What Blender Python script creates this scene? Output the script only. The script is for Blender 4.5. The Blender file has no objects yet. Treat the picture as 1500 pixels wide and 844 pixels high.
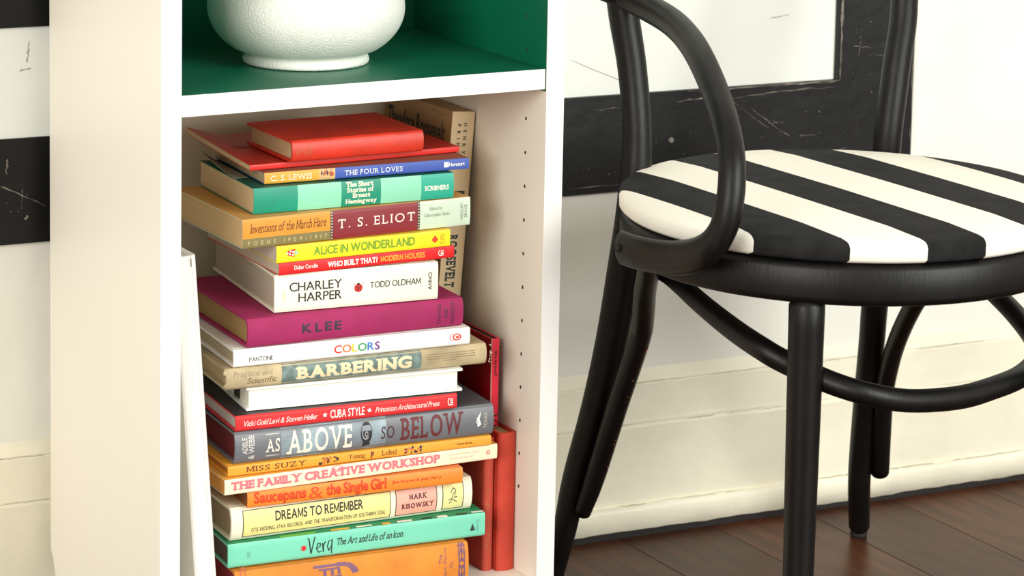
import bpy, bmesh, math, random
from mathutils import Vector, Matrix
random.seed(7)
C = bpy.context.scene.collection
scn = bpy.context.scene

# ------------------------------------------------------------------ camera
def cam_axes(yaw, pitch, roll):
    f = Vector((math.sin(yaw)*math.cos(pitch), math.cos(yaw)*math.cos(pitch), math.sin(pitch)))
    r = Vector((math.cos(yaw), -math.sin(yaw), 0)); u = r.cross(f)
    return math.cos(roll)*r+math.sin(roll)*u, -math.sin(roll)*r+math.cos(roll)*u, f
cam = bpy.data.cameras.new('camera'); cam_o = bpy.data.objects.new('camera', cam); C.objects.link(cam_o)
r_, u_, f_ = cam_axes(0.5080, -0.1385, 0.0193)
cam_o.matrix_world = Matrix(((r_.x, u_.x, -f_.x, -0.9424), (r_.y, u_.y, -f_.y, -2.3027), (r_.z, u_.z, -f_.z, 1.0101), (0, 0, 0, 1)))
cam.sensor_width = 36; cam.lens = 4319.5/1500*36; cam.shift_y = -448.7/1500
cam.clip_start = .05
cam.dof.use_dof = True; cam.dof.focus_distance = 2.72; cam.dof.aperture_fstop = 11
scn.camera = cam_o
# ------------------------------------------------------------------ world, lights, exposure
scn.view_settings.view_transform = 'Standard'; scn.view_settings.look = 'None'
scn.view_settings.gamma = 1; scn.view_settings.exposure = 0.12; scn.view_settings.use_curve_mapping = False
w = bpy.data.worlds.new('room_light'); scn.world = w; w.use_nodes = True
w.node_tree.nodes['Background'].inputs[0].default_value = (1, .93, .82, 1)
w.node_tree.nodes['Background'].inputs[1].default_value = .66
def area(name, loc, target, sx, sy, power, col):
    l = bpy.data.lights.new(name, 'AREA'); l.shape = 'RECTANGLE'; l.size = sx; l.size_y = sy; l.energy = power; l.color = col
    o = bpy.data.objects.new(name, l); C.objects.link(o); o.location = loc
    o.rotation_euler = (Vector(target)-Vector(loc)).to_track_quat('-Z', 'Y').to_euler(); return o
area('window_light', (1.5, -3.3, 1.55), (.4, 0, .4), 2.0, 2.0, 116, (.985, 1, .96))
area('window_light_left', (-2.9, -2.3, 1.6), (-.1, .2, .35), 1.8, 1.8, 92, (1, .97, .91))

# ------------------------------------------------------------------ materials
def lin(c):
    return tuple(((x/255)/12.92 if x/255 <= .04045 else (((x/255)+.055)/1.055)**2.4) for x in c)+(1,)
MC = {}
def mat(name, col, rough=.55, var=0, scale=20, bump=0, bscale=200, col2=None, stretch=None, spec=.5, coat=0, bdist=.001, vmin=.4, vmax=.6):
    key = name
    if key in MC: return MC[key]
    m = bpy.data.materials.new(name); m.use_nodes = True; nt = m.node_tree; b = nt.nodes['Principled BSDF']
    b.inputs['Base Color'].default_value = lin(col); b.inputs['Roughness'].default_value = rough
    b.inputs['Specular IOR Level'].default_value = spec; b.inputs['Coat Weight'].default_value = coat
    tc = nt.nodes.new('ShaderNodeTexCoord'); vec = tc.outputs['Object']
    if stretch:
        mp = nt.nodes.new('ShaderNodeMapping'); mp.inputs['Scale'].default_value = stretch; nt.links.new(vec, mp.inputs[0]); vec = mp.outputs[0]
    if var or col2:
        n = nt.nodes.new('ShaderNodeTexNoise'); n.inputs['Scale'].default_value = scale; n.inputs['Detail'].default_value = 5
        nt.links.new(vec, n.inputs['Vector'])
        rp = nt.nodes.new('ShaderNodeValToRGB'); nt.links.new(n.outputs['Fac'], rp.inputs[0]); nt.links.new(rp.outputs[0], b.inputs['Base Color'])
        c2 = col2 or tuple(max(0, x*(1-var)) for x in col)
        rp.color_ramp.elements[0].position = vmin; rp.color_ramp.elements[1].position = vmax
        rp.color_ramp.elements[0].color = lin(c2); rp.color_ramp.elements[1].color = lin(col)
    if bump:
        n2 = nt.nodes.new('ShaderNodeTexNoise'); n2.inputs['Scale'].default_value = bscale; n2.inputs['Detail'].default_value = 4
        nt.links.new(vec, n2.inputs['Vector'])
        bp = nt.nodes.new('ShaderNodeBump'); bp.inputs['Strength'].default_value = bump; bp.inputs['Distance'].default_value = bdist
        nt.links.new(n2.outputs['Fac'], bp.inputs['Height']); nt.links.new(bp.outputs[0], b.inputs['Normal'])
    MC[key] = m; return m
M_wall = mat('white_wall_paint', (240, 239, 229), .6, .02, 3, .5, 14, bdist=.005)
M_base = mat('cream_glossy_trim_paint', (239, 234, 212), .45, .03, 9, .5, 26, bdist=.004)
M_gap = mat('dark_gap', (28, 24, 22), .8)
M_lam = mat('white_laminate', (243, 237, 223), .45)
M_edge = mat('white_edge_laminate', (246, 246, 242), .4)
M_green = mat('dark_green_paint', (4, 108, 78), .42, .1, 6)
M_pin = mat('dark_hole', (70, 55, 38), .7)
M_metal = mat('grey_metal', (130, 130, 125), .35)
M_blackp = mat('distressed_black_paint', (19, 19, 20), .42, 0, 9, .4, 60, col2=(11, 11, 11), bdist=.0012, spec=.35)
M_scuff = mat('scuffed_bare_paint', (140, 132, 120), .7, .4, 60)
M_panel = mat('white_panel_paint', (240, 243, 236), .45, .02, 4, .2, 20)
M_wood = mat('black_lacquered_wood', (15, 13, 12), .42, 0, 14, .35, 90, col2=(9, 8, 7), stretch=(4, 4, 1), bdist=.0006, spec=.3)
M_chip = mat('red_worn_wood', (120, 40, 26), .6)
M_vase = mat('white_textured_ceramic', (238, 240, 230), .5, .02, 30, 1.0, 620, bdist=.0010)

# ------------------------------------------------------------------ helpers
def link(name, me, m, parent=None, loc=None):
    o = bpy.data.objects.new(name, me); C.objects.link(o)
    if m is not None:
        for mm in (m if isinstance(m, (list, tuple)) else [m]): me.materials.append(mm)
    if parent: o.parent = parent
    if loc: o.location = loc
    return o
def obj(name, bm, m, parent=None, smooth=False, loc=None):
    me = bpy.data.meshes.new(name); bmesh.ops.recalc_face_normals(bm, faces=bm.faces)
    if parent is not None and parent.get('world_origin'):
        bmesh.ops.translate(bm, verts=bm.verts, vec=-Vector(parent['world_origin']))
    bm.to_mesh(me); bm.free()
    if smooth:
        for p in me.polygons: p.use_smooth = True
    return link(name, me, m, parent, loc)
def tag(o, label=None, cat=None, group=None, kind=None):
    if label: o['label'] = label
    if cat: o['category'] = cat
    if group: o['group'] = group
    if kind: o['kind'] = kind
    return o
def thing(name, label, cat, loc, group=None):
    """Empty at the base; parts built in world coordinates are shifted to it"""
    o = bpy.data.objects.new(name, None); C.objects.link(o); o.location = loc; o.empty_display_size = .05
    o['world_origin'] = list(loc); return tag(o, label, cat, group)
def box(bm, x0, x1, y0, y1, z0, z1, bev=0):
    r = bmesh.ops.create_cube(bm, size=1)
    for v in r['verts']:
        v.co = Vector(((x0+x1)/2+v.co.x*(x1-x0), (y0+y1)/2+v.co.y*(y1-y0), (z0+z1)/2+v.co.z*(z1-z0)))
    if bev:
        es = list({e for v in r['verts'] for e in v.link_edges})
        bmesh.ops.bevel(bm, geom=es, offset=bev, segments=2, affect='EDGES', profile=.5)
    return r['verts']
def bx(*a, **k):
    bm = bmesh.new(); box(bm, *a, **k); return bm
def prism(pts, axis, a0, a1):
    """extrude a polygon (list of 2D points) along axis 'x','y','z'"""
    bm = bmesh.new()
    def P(p, t):
        return {'x': (t, p[0], p[1]), 'y': (p[0], t, p[1]), 'z': (p[0], p[1], t)}[axis]
    A = [bm.verts.new(P(p, a0)) for p in pts]; B = [bm.verts.new(P(p, a1)) for p in pts]
    n = len(pts); bm.faces.new(A); bm.faces.new(B[::-1])
    for i in range(n): bm.faces.new((A[i], A[(i+1) % n], B[(i+1) % n], B[i]))
    return bm
def catmull(P, n=8):
    P = [Vector(p) for p in P]; Q = [2*P[0]-P[1]]+P+[2*P[-1]-P[-2]]; out = []
    for i in range(1, len(Q)-2):
        a, b, c, d = Q[i-1:i+3]
        for k in range(n):
            t = k/n; out.append(.5*((2*b)+(c-a)*t+(2*a-5*b+4*c-d)*t*t+(3*b-a-3*c+d)*t**3))
    out.append(Q[-2]); return out
def tube(P, R, n=8, seg=20, flat=None, ref=None, round_end=True):
    """smooth swept tube; R radii per control point; flat = (a,b) multipliers per point across/along ref"""
    m = len(P); K = catmull([tuple(p) for p in P], n)
    Rk = catmull([(r, (flat[i][0] if flat else 1), (flat[i][1] if flat else 1)) for i, r in enumerate(R)], n)
    bm = bmesh.new(); rings = []
    prev = Vector(ref) if ref else None
    for i, p in enumerate(K):
        t = (K[min(i+1, len(K)-1)]-K[max(i-1, 0)]).normalized()
        if prev is None: prev = t.orthogonal()
        nrm = (prev-t*prev.dot(t)).normalized()
        if not ref: prev = nrm
        bn = t.cross(nrm)
        rings.append((p, t, nrm, bn, Rk[i]))
    def ring(p, nrm, bn, rr, s=1):
        return [bm.verts.new(p+(nrm*math.cos(a)*rr.x*rr.y+bn*math.sin(a)*rr.x*rr.z)*s) for a in [2*math.pi*k/seg for k in range(seg)]]
    L = []
    if round_end:
        p, t, nrm, bn, rr = rings[0]
        L.append(ring(p-t*rr.x*.5, nrm, bn, rr, .45)); L.append(ring(p-t*rr.x*.3, nrm, bn, rr, .85))
    for p, t, nrm, bn, rr in rings: L.append(ring(p, nrm, bn, rr))
    if round_end:
        p, t, nrm, bn, rr = rings[-1]
        L.append(ring(p+t*rr.x*.3, nrm, bn, rr, .85)); L.append(ring(p+t*rr.x*.5, nrm, bn, rr, .45))
    for a, b in zip(L, L[1:]):
        for k in range(seg): bm.faces.new((a[k], a[(k+1) % seg], b[(k+1) % seg], b[k]))
    bm.faces.new(L[0][::-1]); bm.faces.new(L[-1]); return bm
def lathe(cx, cy, prof, seg=64, cap=True):
    bm = bmesh.new(); L = []
    for r, z in prof: L.append([bm.verts.new((cx+r*math.cos(2*math.pi*k/seg), cy+r*math.sin(2*math.pi*k/seg), z)) for k in range(seg)])
    for a, b in zip(L, L[1:]):
        for k in range(seg): bm.faces.new((a[k], a[(k+1) % seg], b[(k+1) % seg], b[k]))
    if cap: bm.faces.new(L[0][::-1]); bm.faces.new(L[-1])
    return bm

# ------------------------------------------------------------------ the setting
WY = .300                         # wall surface: Y = WY - .041 X
def wy(x, o=0): return WY-.041*x+o
def wallbox(x0, x1, o0, o1, z0, z1):       # box following the wall's slight turn; o = offset from the wall plane towards the room (+)
    bm = bmesh.new()
    v = [bm.verts.new((x, wy(x)-o, z)) for z in (z0, z1) for x, o in ((x0, o0), (x1, o0), (x1, o1), (x0, o1))]
    for f in ((0, 1, 2, 3), (7, 6, 5, 4), (0, 4, 5, 1), (1, 5, 6, 2), (2, 6, 7, 3), (3, 7, 4, 0)): bm.faces.new([v[i] for i in f])
    return bm
tag(obj('wall_back', wallbox(-2.2, 3.2, 0, -.08, 0, 2.6), M_wall), kind='structure')
# baseboard: lumpy painted board with a cap ledge
def wavy(profile, x0, x1, n, amp, seed):
    bm = bmesh.new(); rnd = random.Random(seed); rows = []
    ph = [rnd.uniform(0, 6.28) for _ in range(6)]
    for i in range(n+1):
        x = x0+(x1-x0)*i/n; row = []
        for j, (o, z) in enumerate(profile):
            d = amp*(math.sin(x*11+ph[j % 6])+.6*math.sin(x*31+ph[(j+2) % 6])+.4*math.sin(x*83+ph[(j+4) % 6])+.35*math.sin(x*211+ph[(j+1) % 6]))*(.5 if 0 < j < len(profile)-1 else 0)
            row.append(bm.verts.new((x, wy(x)-o, z+d)))
        rows.append(row)
    for a, b in zip(rows, rows[1:]):
        for j in range(len(profile)-1): bm.faces.new((a[j], b[j], b[j+1], a[j+1]))
    return bm
base = wavy([(0, .010), (.0115, .010), (.0115, .118), (.0098, .1195), (.0088, .1210), (.0096, .1225), (.0090, .127), (.0064, .163), (.0054, .1645), (.0058, .166), (.0040, .170), (.0015, .1745), (-.0005, .180)], -2.2, 3.2, 520, .0010, 3)
tag(obj('baseboard_back', base, M_base), kind='structure')
shoe = wavy([(.0100, .034), (.0135, .0345), (.0165, .0330), (.0178, .029), (.0185, .008), (.013, .0065)], -2.2, 3.2, 900, .0019, 8)
tag(obj('trim_1', shoe, M_base, smooth=True), kind='structure')
tag(obj('gap_shadow_strip', wallbox(-2.2, 3.2, -.001, .0145, -.005, .012), M_gap), kind='structure')  # dark strip that paints in the shadow of the gap under the shoe moulding
# floor: dark planks running away from the viewer
fl = tag(obj('floor', bx(-2.2, 3.2, -3.2, .36, -.03, -.006), M_gap), kind='structure')
def plank_mat(i, c):
    m = mat('dark_oak_plank_%d' % i, c, .36, 0, 9, .3, 60, col2=tuple(x*.62 for x in c), stretch=(7, .9, 1), spec=.2, bdist=.0005, vmin=.32, vmax=.68)
    return m
PM = [plank_mat(0, (84, 48, 30)), plank_mat(1, (76, 43, 27)), plank_mat(2, (92, 53, 33))]
x = -1.645; k = 0
pw = .1145
while x < 2.3:
    for y0, y1 in ((-1.6, -.62), (-.619, .285 if x < 1.5 else .27)):
        bm = bx(0, pw-.0006, y0, y1, -.006, random.uniform(-.0003, 0), bev=.0006)
        obj('plank', bm, PM[(k*7+k//3+int(y0)) % 3], fl, loc=(x+.0970, 0, 0))
    k += 1; x += pw

# black wooden frame with white panels, fixed on the wall behind
fr = thing('panelled_frame', 'large scuffed black wooden frame with white panels fixed to the wall', 'frame', (.45, wy(.45)-.003, .37))
def fpart(name, *a, m=M_blackp): return obj(name, wallbox(*a), m, fr)
fpart('bottom_rail', -.6, .985, 0, .0045, .3725, .4735)
fpart('stile', .892, .985, 0, .0045, .4736, 1.2)
fpart('stile', .10, .19, 0, .0045, .4736, 1.2)
fpart('stile', -.69, -.6005, 0, .0045, .3725, 1.2)
fpart('panel', -.6, .0995, 0, .0015, .6605, 1.2, m=M_panel)
fpart('middle_rail', -.6, .0995, 0, .0045, .579, .66)
pn = fpart('panel', -.6, .0995, 0, .0015, .4736, .5789, m=M_panel)
pn = fpart('panel', .1905, .8915, 0, .0015, .4736, 1.2, m=M_panel)
# bead moulding round the right panel
fpart('moulding', .1905, .8915, .0014, .0062, .4718, .4752)
fpart('moulding', .884, .8925, .0014, .0062, .4752, 1.2)
mat_line = M_scuff
def scratch(x0, z0, x1, z1, wd, n=9, jit=.0008, o=.0049, m=M_scuff, name='paint_scratch', parent=fr):
    bm = bmesh.new(); rnd = random.Random(int(x0*1e4+z0*1e5)); rows = []
    d = Vector((x1-x0, z1-z0)).normalized(); nx, nz = -d.y, d.x
    for i in range(n+1):
        t = i/n; x = x0+(x1-x0)*t+rnd.uniform(-jit, jit)*nx; z = z0+(z1-z0)*t+rnd.uniform(-jit, jit)*nz
        ww = .7*wd*rnd.uniform(.25, 1)*(1 if 0 < i < n else .2)
        rows.append((bm.verts.new((x-nx*ww/2, wy(x)-o, z-nz*ww/2)), bm.verts.new((x+nx*ww/2, wy(x)-o, z+nz*ww/2)), bm.verts.new((x, wy(x)-o-.0003, z))))
    for a, b in zip(rows, rows[1:]):
        bm.faces.new((a[0], b[0], b[2], a[2])); bm.faces.new((a[2], b[2], b[1], a[1]))
    return obj(name, bm, m, parent)
M_pencil = mat('thin_grey_scratch', (175, 172, 165), .7)
for a in [(.766, .452, .812, .420, .0016), (.776, .452, .83, .415, .0018), (.735, .462, .86, .468, .0016), (.688, .463, .735, .466, .003), (.795, .466, .885, .4665, .0012),
          (.80, .4325, .822, .433, .0013), (.84, .4165, .862, .416, .0014), (-.0395, .4295, .004, .407, .0022), (-.02, .405, -.018, .428, .0012), (.868, .392, .905, .400, .0012),
          (.912, .412, .913, .427, .001), (.905, .51, .93, .507, .0012), (.912, .496, .915, .522, .001), (.925, .50, .945, .498, .001), (.59, .460, .62, .4615, .001), (.56, .379, .66, .381, .0012),
          (.9835, .40, .9835, .5, .0016), (.9835, .5, .983, .56, .0012), (-.034, .44, -.033, .455, .003), (-.016, .395, -.013, .3995, .004)]:
    scratch(*a)
for a in [(.8885, .4745, .8885, .56, .0045), (.889, .53, .889, .60, .0045), (.70, .4733, .888, .4740, .003), (.80, .4728, .886, .4732, .002)]: scratch(*a, o=.0066)
for a in [(.562, .515, .685, .462, .0011), (.700, .508, .766, .452, .0009), (-.02, .538, -.008, .540, .0035), (-.012, .545, -.011, .566, .003), (.80, .545, .825, .548, .002)]: scratch(*a, o=.0019 if a[2] < .69 or a[0] > .7 or a[0] < 0 else .0049, m=M_pencil)
for X, Z in ((-.018, .428), (.683, .4225)):
    bm = bmesh.new(); bmesh.ops.create_cone(bm, cap_ends=True, segments=16, radius1=.0034, radius2=.0022, depth=.002)
    bmesh.ops.rotate(bm, verts=bm.verts, matrix=Matrix.Rotation(math.pi/2, 3, 'X')); bmesh.ops.translate(bm, verts=bm.verts, vec=(X, wy(X)-.0052, Z))
    obj('screw', bm, M_metal if X > 0 else M_gap, fr)

# flecks chipped off the black paint
rnd = random.Random(31); bm = bmesh.new()
for k in range(90):
    X, Z = (rnd.uniform(.56, .98), rnd.uniform(.376, .47)) if k % 3 else (rnd.uniform(.9, .98), rnd.uniform(.45, .57))
    if k % 9 == 0: X, Z = rnd.uniform(-.05, .0), rnd.uniform(.376, .47)
    q = rnd.uniform(.0002, .0008); vs = [bm.verts.new((X+q*math.cos(a)*rnd.uniform(.5, 1.4), wy(X)-.0048, Z+q*math.sin(a)*rnd.uniform(.5, 1.4))) for a in (0, 1.2, 2.5, 3.7, 5)]
    bm.faces.new(vs)
tag(obj('paint_flecks', bm, M_scuff, fr), kind='stuff')
# dried cracks along the old paint joints of the baseboard
M_crack = mat('old_paint_crack', (148, 142, 124), .8)
bb = bpy.data.objects['baseboard_back']; rnd = random.Random(12)
for z0, o, wd in ((.0350, .0140, .0013), (.1213, .0100, .0010), (.1648, .0062, .0009)):
    x = -.06
    while x < 1.3:
        l = rnd.uniform(.03, .13)
        if not (.02 < x < .36): scratch(x, z0+rnd.uniform(-.0005, .0005), x+l, z0+rnd.uniform(-.0008, .0008), wd*rnd.uniform(.6, 1.5), n=14, jit=.0006, o=o+.0008, m=M_crack, name='paint_crack', parent=bb)
        x += l+rnd.uniform(.01, .09)

# ------------------------------------------------------------------ bookcase
W, D, T, H = .3958, .272, .0183, 1.06
ZB, ZS = .074, .5604
bc = thing('bookcase', 'narrow white bookcase with a dark green painted upper compartment', 'bookcase', (0, 0, 0))
side = [(0, 0), (0, H), (D, H), (D, .078), (.2685, .0745), (.264, .068), (.2605, .058), (.2590, .045), (.2585, 0)]
bm = prism(side, 'x', 0, T); obj('side_panel', bm, M_lam, bc)
bm = prism(side, 'x', W-T, W); obj('side_panel', bm, M_lam, bc)
for x0 in (0, W-T):        # bright edge banding on the front
    obj('edge_band', bx(x0-.0002, x0+T+.0002, -.0012, 0, 0, H, bev=.0003), M_edge, bc)
YB = D-.006
obj('back_panel', bx(T, W-T, YB, D-.001, .03, H), mat('off_white_backing', (226, 216, 192), .6), bc)
obj('bottom_shelf', bx(T, W-T, 0, YB, ZB-.018, ZB, bev=.0004), M_lam, bc)
obj('kick_board', bx(T, W-T, .02, .035, 0, ZB-.018), M_lam, bc)
obj('top_panel', bx(T, W-T, 0, YB, H-.018, H), M_lam, bc)
sh = obj('shelf', bx(T+.0006, W-T-.0016, .0012, YB, ZS-.0185, ZS-.0004), M_lam, bc)
obj('front_edge', bx(T+.0006, W-T-.0016, -.0008, .0011, ZS-.0186, ZS+.0001, bev=.0006), M_edge, sh)
obj('painted_top', bx(T+.0006, W-T-.0016, .0012, YB, ZS-.0004, ZS), M_green, sh)
# green paint on the inner faces above the shelf
gz = ZS-.021
obj('green_paint_lining', bx(W-T-.0005, W-T, .0005, YB, gz, H-.018), M_green, bc)
obj('green_paint_lining', bx(T, T+.0005, .0005, YB, gz, H-.018), M_green, bc)
obj('green_paint_lining', bx(T+.0005, W-T-.0005, YB-.0005, YB, ZS, H-.018), M_green, bc)
obj('shelf_pin', bx(W-T-.006, W-T, .030, .036, ZS-.022, ZS-.0187), M_metal, bc)
# peg holes (a recessed dark hole with a rim), rows every 32 mm
def peg_mesh(s):
    bm = bmesh.new(); prof = [(.0026, 0), (.0026, .0006), (.0020, .0006), (.0018, .0001)]
    L = [[bm.verts.new((-s*h, r*math.cos(a*math.pi/6), r*math.sin(a*math.pi/6))) for a in range(12)] for r, h in prof]
    for a, b in zip(L, L[1:]):
        for k in range(12): bm.faces.new((a[k], a[(k+1) % 12], b[(k+1) % 12], b[k]))
    bm.faces.new(L[-1]); bmesh.ops.recalc_face_normals(bm, faces=bm.faces)
    me = bpy.data.meshes.new('peg_hole'); bm.to_mesh(me); bm.free(); return me
pm_w = peg_mesh(1); pm_w.materials.append(M_pin)
pm_g = peg_mesh(1); pm_g.materials.append(mat('green_painted_hole', (40, 70, 58), .6))
for y in (.036, .236):
    for k in range(-12, 15):
        z = ZS+.0439-.032*k
        if ZS-.02 < z < ZS+.002 or z > H-.03 or z < ZB+.01: continue
        o = bpy.data.objects.new('peg_hole', pm_g if z > ZS else pm_w); C.objects.link(o); o.parent = bc
        o.location = (W-T-(.0005 if z > ZS else 0), y, z)
        if z > ZS: o.scale = (1, .6, .6)
        else: o.scale = (1, .45, .65)

# ------------------------------------------------------------------ vase
vx, vyy = .192, .121
prof = [(.0, 0.0), (.052, 0.0), (.0575, .0008), (.0582, .003), (.0574, .0060), (.0562, .0085), (.0585, .0110)]
for i in range(0, 33):
    a = -math.radians(50)+math.radians(128)*i/32
    prof.append((.022+.0685*math.cos(a) if True else 0, .0515+.0495*math.sin(a)))
prof += [(.032, .104), (.029, .112), (.028, .122), (.030, .132), (.033, .136), (.031, .1375), (.026, .134), (.0245, .12), (.027, .105), (.05, .09), (.05, .02), (0, .015)]
bm = lathe(vx, vyy, [(max(r, .0004), z+ZS+.0003) for r, z in prof], 96)
va = thing('vase', 'round white vase with a pebbled surface on the green shelf', 'vase', (vx, vyy, ZS))
obj('body', bm, M_vase, va, smooth=True)

# ------------------------------------------------------------------ lettering
GC = {}
def glyph(ch, bold):
    key = (ch, bold)
    if key in GC: return GC[key]
    if ch == 'M':                                    # the built-in M fills badly: two stems and two diagonals
        h = max(v[1] for v in glyph('H', 0.)[0]); t = .12*h+2*bold*h; w_ = .92*h
        vs = []; fs = []
        for q in (((0, 0), (t, 0), (t, h), (0, h)), ((w_-t, 0), (w_, 0), (w_, h), (w_-t, h)),
                  ((0, h), (t*1.15, h), (w_/2+t*.45, h*.12), (w_/2-t*.45, h*.12)), ((w_-t*1.15, h), (w_, h), (w_/2+t*.45, h*.12), (w_/2-t*.45, h*.12))):
            fs.append(tuple(range(len(vs), len(vs)+4))); vs += list(q)
        GC[key] = (vs, fs); return GC[key]
    cu = bpy.data.curves.new('glyph', 'FONT'); cu.body = ch; cu.size = 1; cu.resolution_u = 3; cu.offset = bold
    cu.fill_mode = 'FRONT'
    o = bpy.data.objects.new('glyph', cu); C.objects.link(o)
    dg = bpy.context.evaluated_depsgraph_get(); dg.update()
    me = o.evaluated_get(dg).to_mesh()
    vs = [(v.co.x, v.co.y) for v in me.vertices]; fs = [tuple(p.vertices) for p in me.polygons]
    bpy.data.objects.remove(o); bpy.data.curves.remove(cu)
    GC[key] = (vs, fs); return GC[key]
SER = {'A': 'b0 b1', 'B': 'l0 k0', 'C': 'v1', 'D': 'l0 k0', 'E': 'l0 k0 v1 w1', 'F': 'l0 k0 v1', 'G': 'v1', 'H': 'b0 b1 t0 t1', 'I': 'bc tc', 'J': 'tc', 'K': 'b0 b1 t0 t1', 'L': 'l0 k0 w1',
       'M': 'b0 b1 t0 t1', 'N': 'b0 t0 t1', 'P': 'l0 k0', 'R': 'l0 k0 b1', 'S': 'v1 w0', 'T': 'bc v0 v1', 'U': 't0 t1', 'V': 't0 t1', 'W': 't0 t1', 'X': 'b0 b1 t0 t1', 'Y': 't0 t1 bc', 'Z': 'v0 w1',
       'h': 'b0 b1 t0', 'n': 'b0 b1', 'm': 'b0 b1', 'i': 'bc', 'l': 'bc', 'r': 'b0', 'k': 'b0 b1 t0', 'f': 'bc', 'x': 'b0 b1', 'b': 't0', 'd': 'b1', 'u': 't0', 'p': 'l0', 'y': '', 't': ''}
def text2d(s, bold=0., serif=0., track=.09, slant=0., space=.28, colors=None, hand=0):
    """returns verts [(x,y)], faces, face-colour index; cap height 1 approx"""
    V = []; F = []; CI = []; x = 0; rnd = random.Random(len(s)*13+ord(s[0]))
    capref = glyph('H', 0.)[0]; ch_h = max(v[1] for v in capref)-min(v[1] for v in capref)
    for ci, ch in enumerate(s):
        if ch == ' ': x += space+track; continue
        vs, fs = glyph(ch, bold)
        if not vs: continue
        x0 = min(v[0] for v in vs); x1 = max(v[0] for v in vs); n0 = len(V); wdt = (x1-x0)/ch_h; dy = rnd.uniform(-1, 1)*hand
        y0 = min(v[1] for v in vs)/ch_h; y1 = max(v[1] for v in vs)/ch_h
        for v in vs:
            yy = v[1]/ch_h; V.append((x+(v[0]-x0)/ch_h+slant*yy, yy+dy))
        for f in fs: F.append(tuple(n0+i for i in f)); CI.append(ci)
        if serif and ch in SER:
            st = .075+bold*1.4; sw = serif*.16; sh = .055+serif*.05+bold
            for tk in SER[ch].split():
                tc, pos = tk[0], tk[1]
                if tc in 'bt':
                    cxs = {'0': st, '1': wdt-st, 'c': wdt/2}[pos]
                    if ch in 'AVWXY' and pos == '0': cxs = st*.9
                    r = (cxs-st-sw, cxs+st+sw, (0 if tc == 'b' else y1-sh), (sh if tc == 'b' else y1))
                elif tc == 'l': r = (-sw, st, 0, sh)
                elif tc == 'k': r = (-sw, st, 1-sh, 1)
                elif tc == 'v':
                    r = (wdt-sh*1.1, wdt, 1-.27, 1) if pos == '1' else (0, sh*1.1, 1-.27, 1)
                else:
                    r = (wdt-sh*1.1, wdt, 0, .27) if pos == '1' else (0, sh*1.1, 0, .27)
                n0 = len(V)
                for (a, b) in ((r[0], r[2]), (r[1], r[2]), (r[1], r[3]), (r[0], r[3])): V.append((x+a+slant*b, b+dy))
                F.append((n0, n0+1, n0+2, n0+3)); CI.append(ci)
        x += wdt+track*(1 if not serif else 1.5)
    return V, F, CI
M_ink = {}
def ink(c, rough=.6):
    k = tuple(c)
    if k not in M_ink: M_ink[k] = mat('printed_ink_%d_%d_%d' % k, c, rough)
    return M_ink[k]

# ------------------------------------------------------------------ books
def solid(rows, name, m, parent, smooth=False, midx=None):
    """rows: per slice ([A pts],[B pts]) as Vectors -> closed solid strip"""
    bm = bmesh.new(); R = []
    for A, B in rows: R.append(([bm.verts.new(p) for p in A], [bm.verts.new(p) for p in B]))
    n = len(R[0][0])
    for (a, b), (c, d) in zip(R, R[1:]):
        for j in range(n-1):
            f = bm.faces.new((a[j], a[j+1], c[j+1], c[j])); f.material_index = midx(j) if midx else 0
            bm.faces.new((b[j+1], b[j], d[j], d[j+1]))
        bm.faces.new((a[0], c[0], d[0], b[0])); bm.faces.new((a[-1], b[-1], d[-1], c[-1]))
    for (a, b), fl in ((R[0], 0), (R[-1], 1)):
        for j in range(n-1):
            q = (a[j], b[j], b[j+1], a[j+1]); bm.faces.new(q if not fl else q[::-1])
    return obj(name, bm, m, parent, smooth)
PAGE = {}
def page_mat(c):
    if c in PAGE: return PAGE[c]
    m = mat('page_edges_%d_%d_%d' % c, c, .8, (.02 if min(c) > 220 else .11), 2.2, .4, 2.2, stretch=(1.5, 1.5, 480), bdist=.0006, vmin=.35, vmax=.65)
    PAGE[c] = m; return m
class Book: pass
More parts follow.
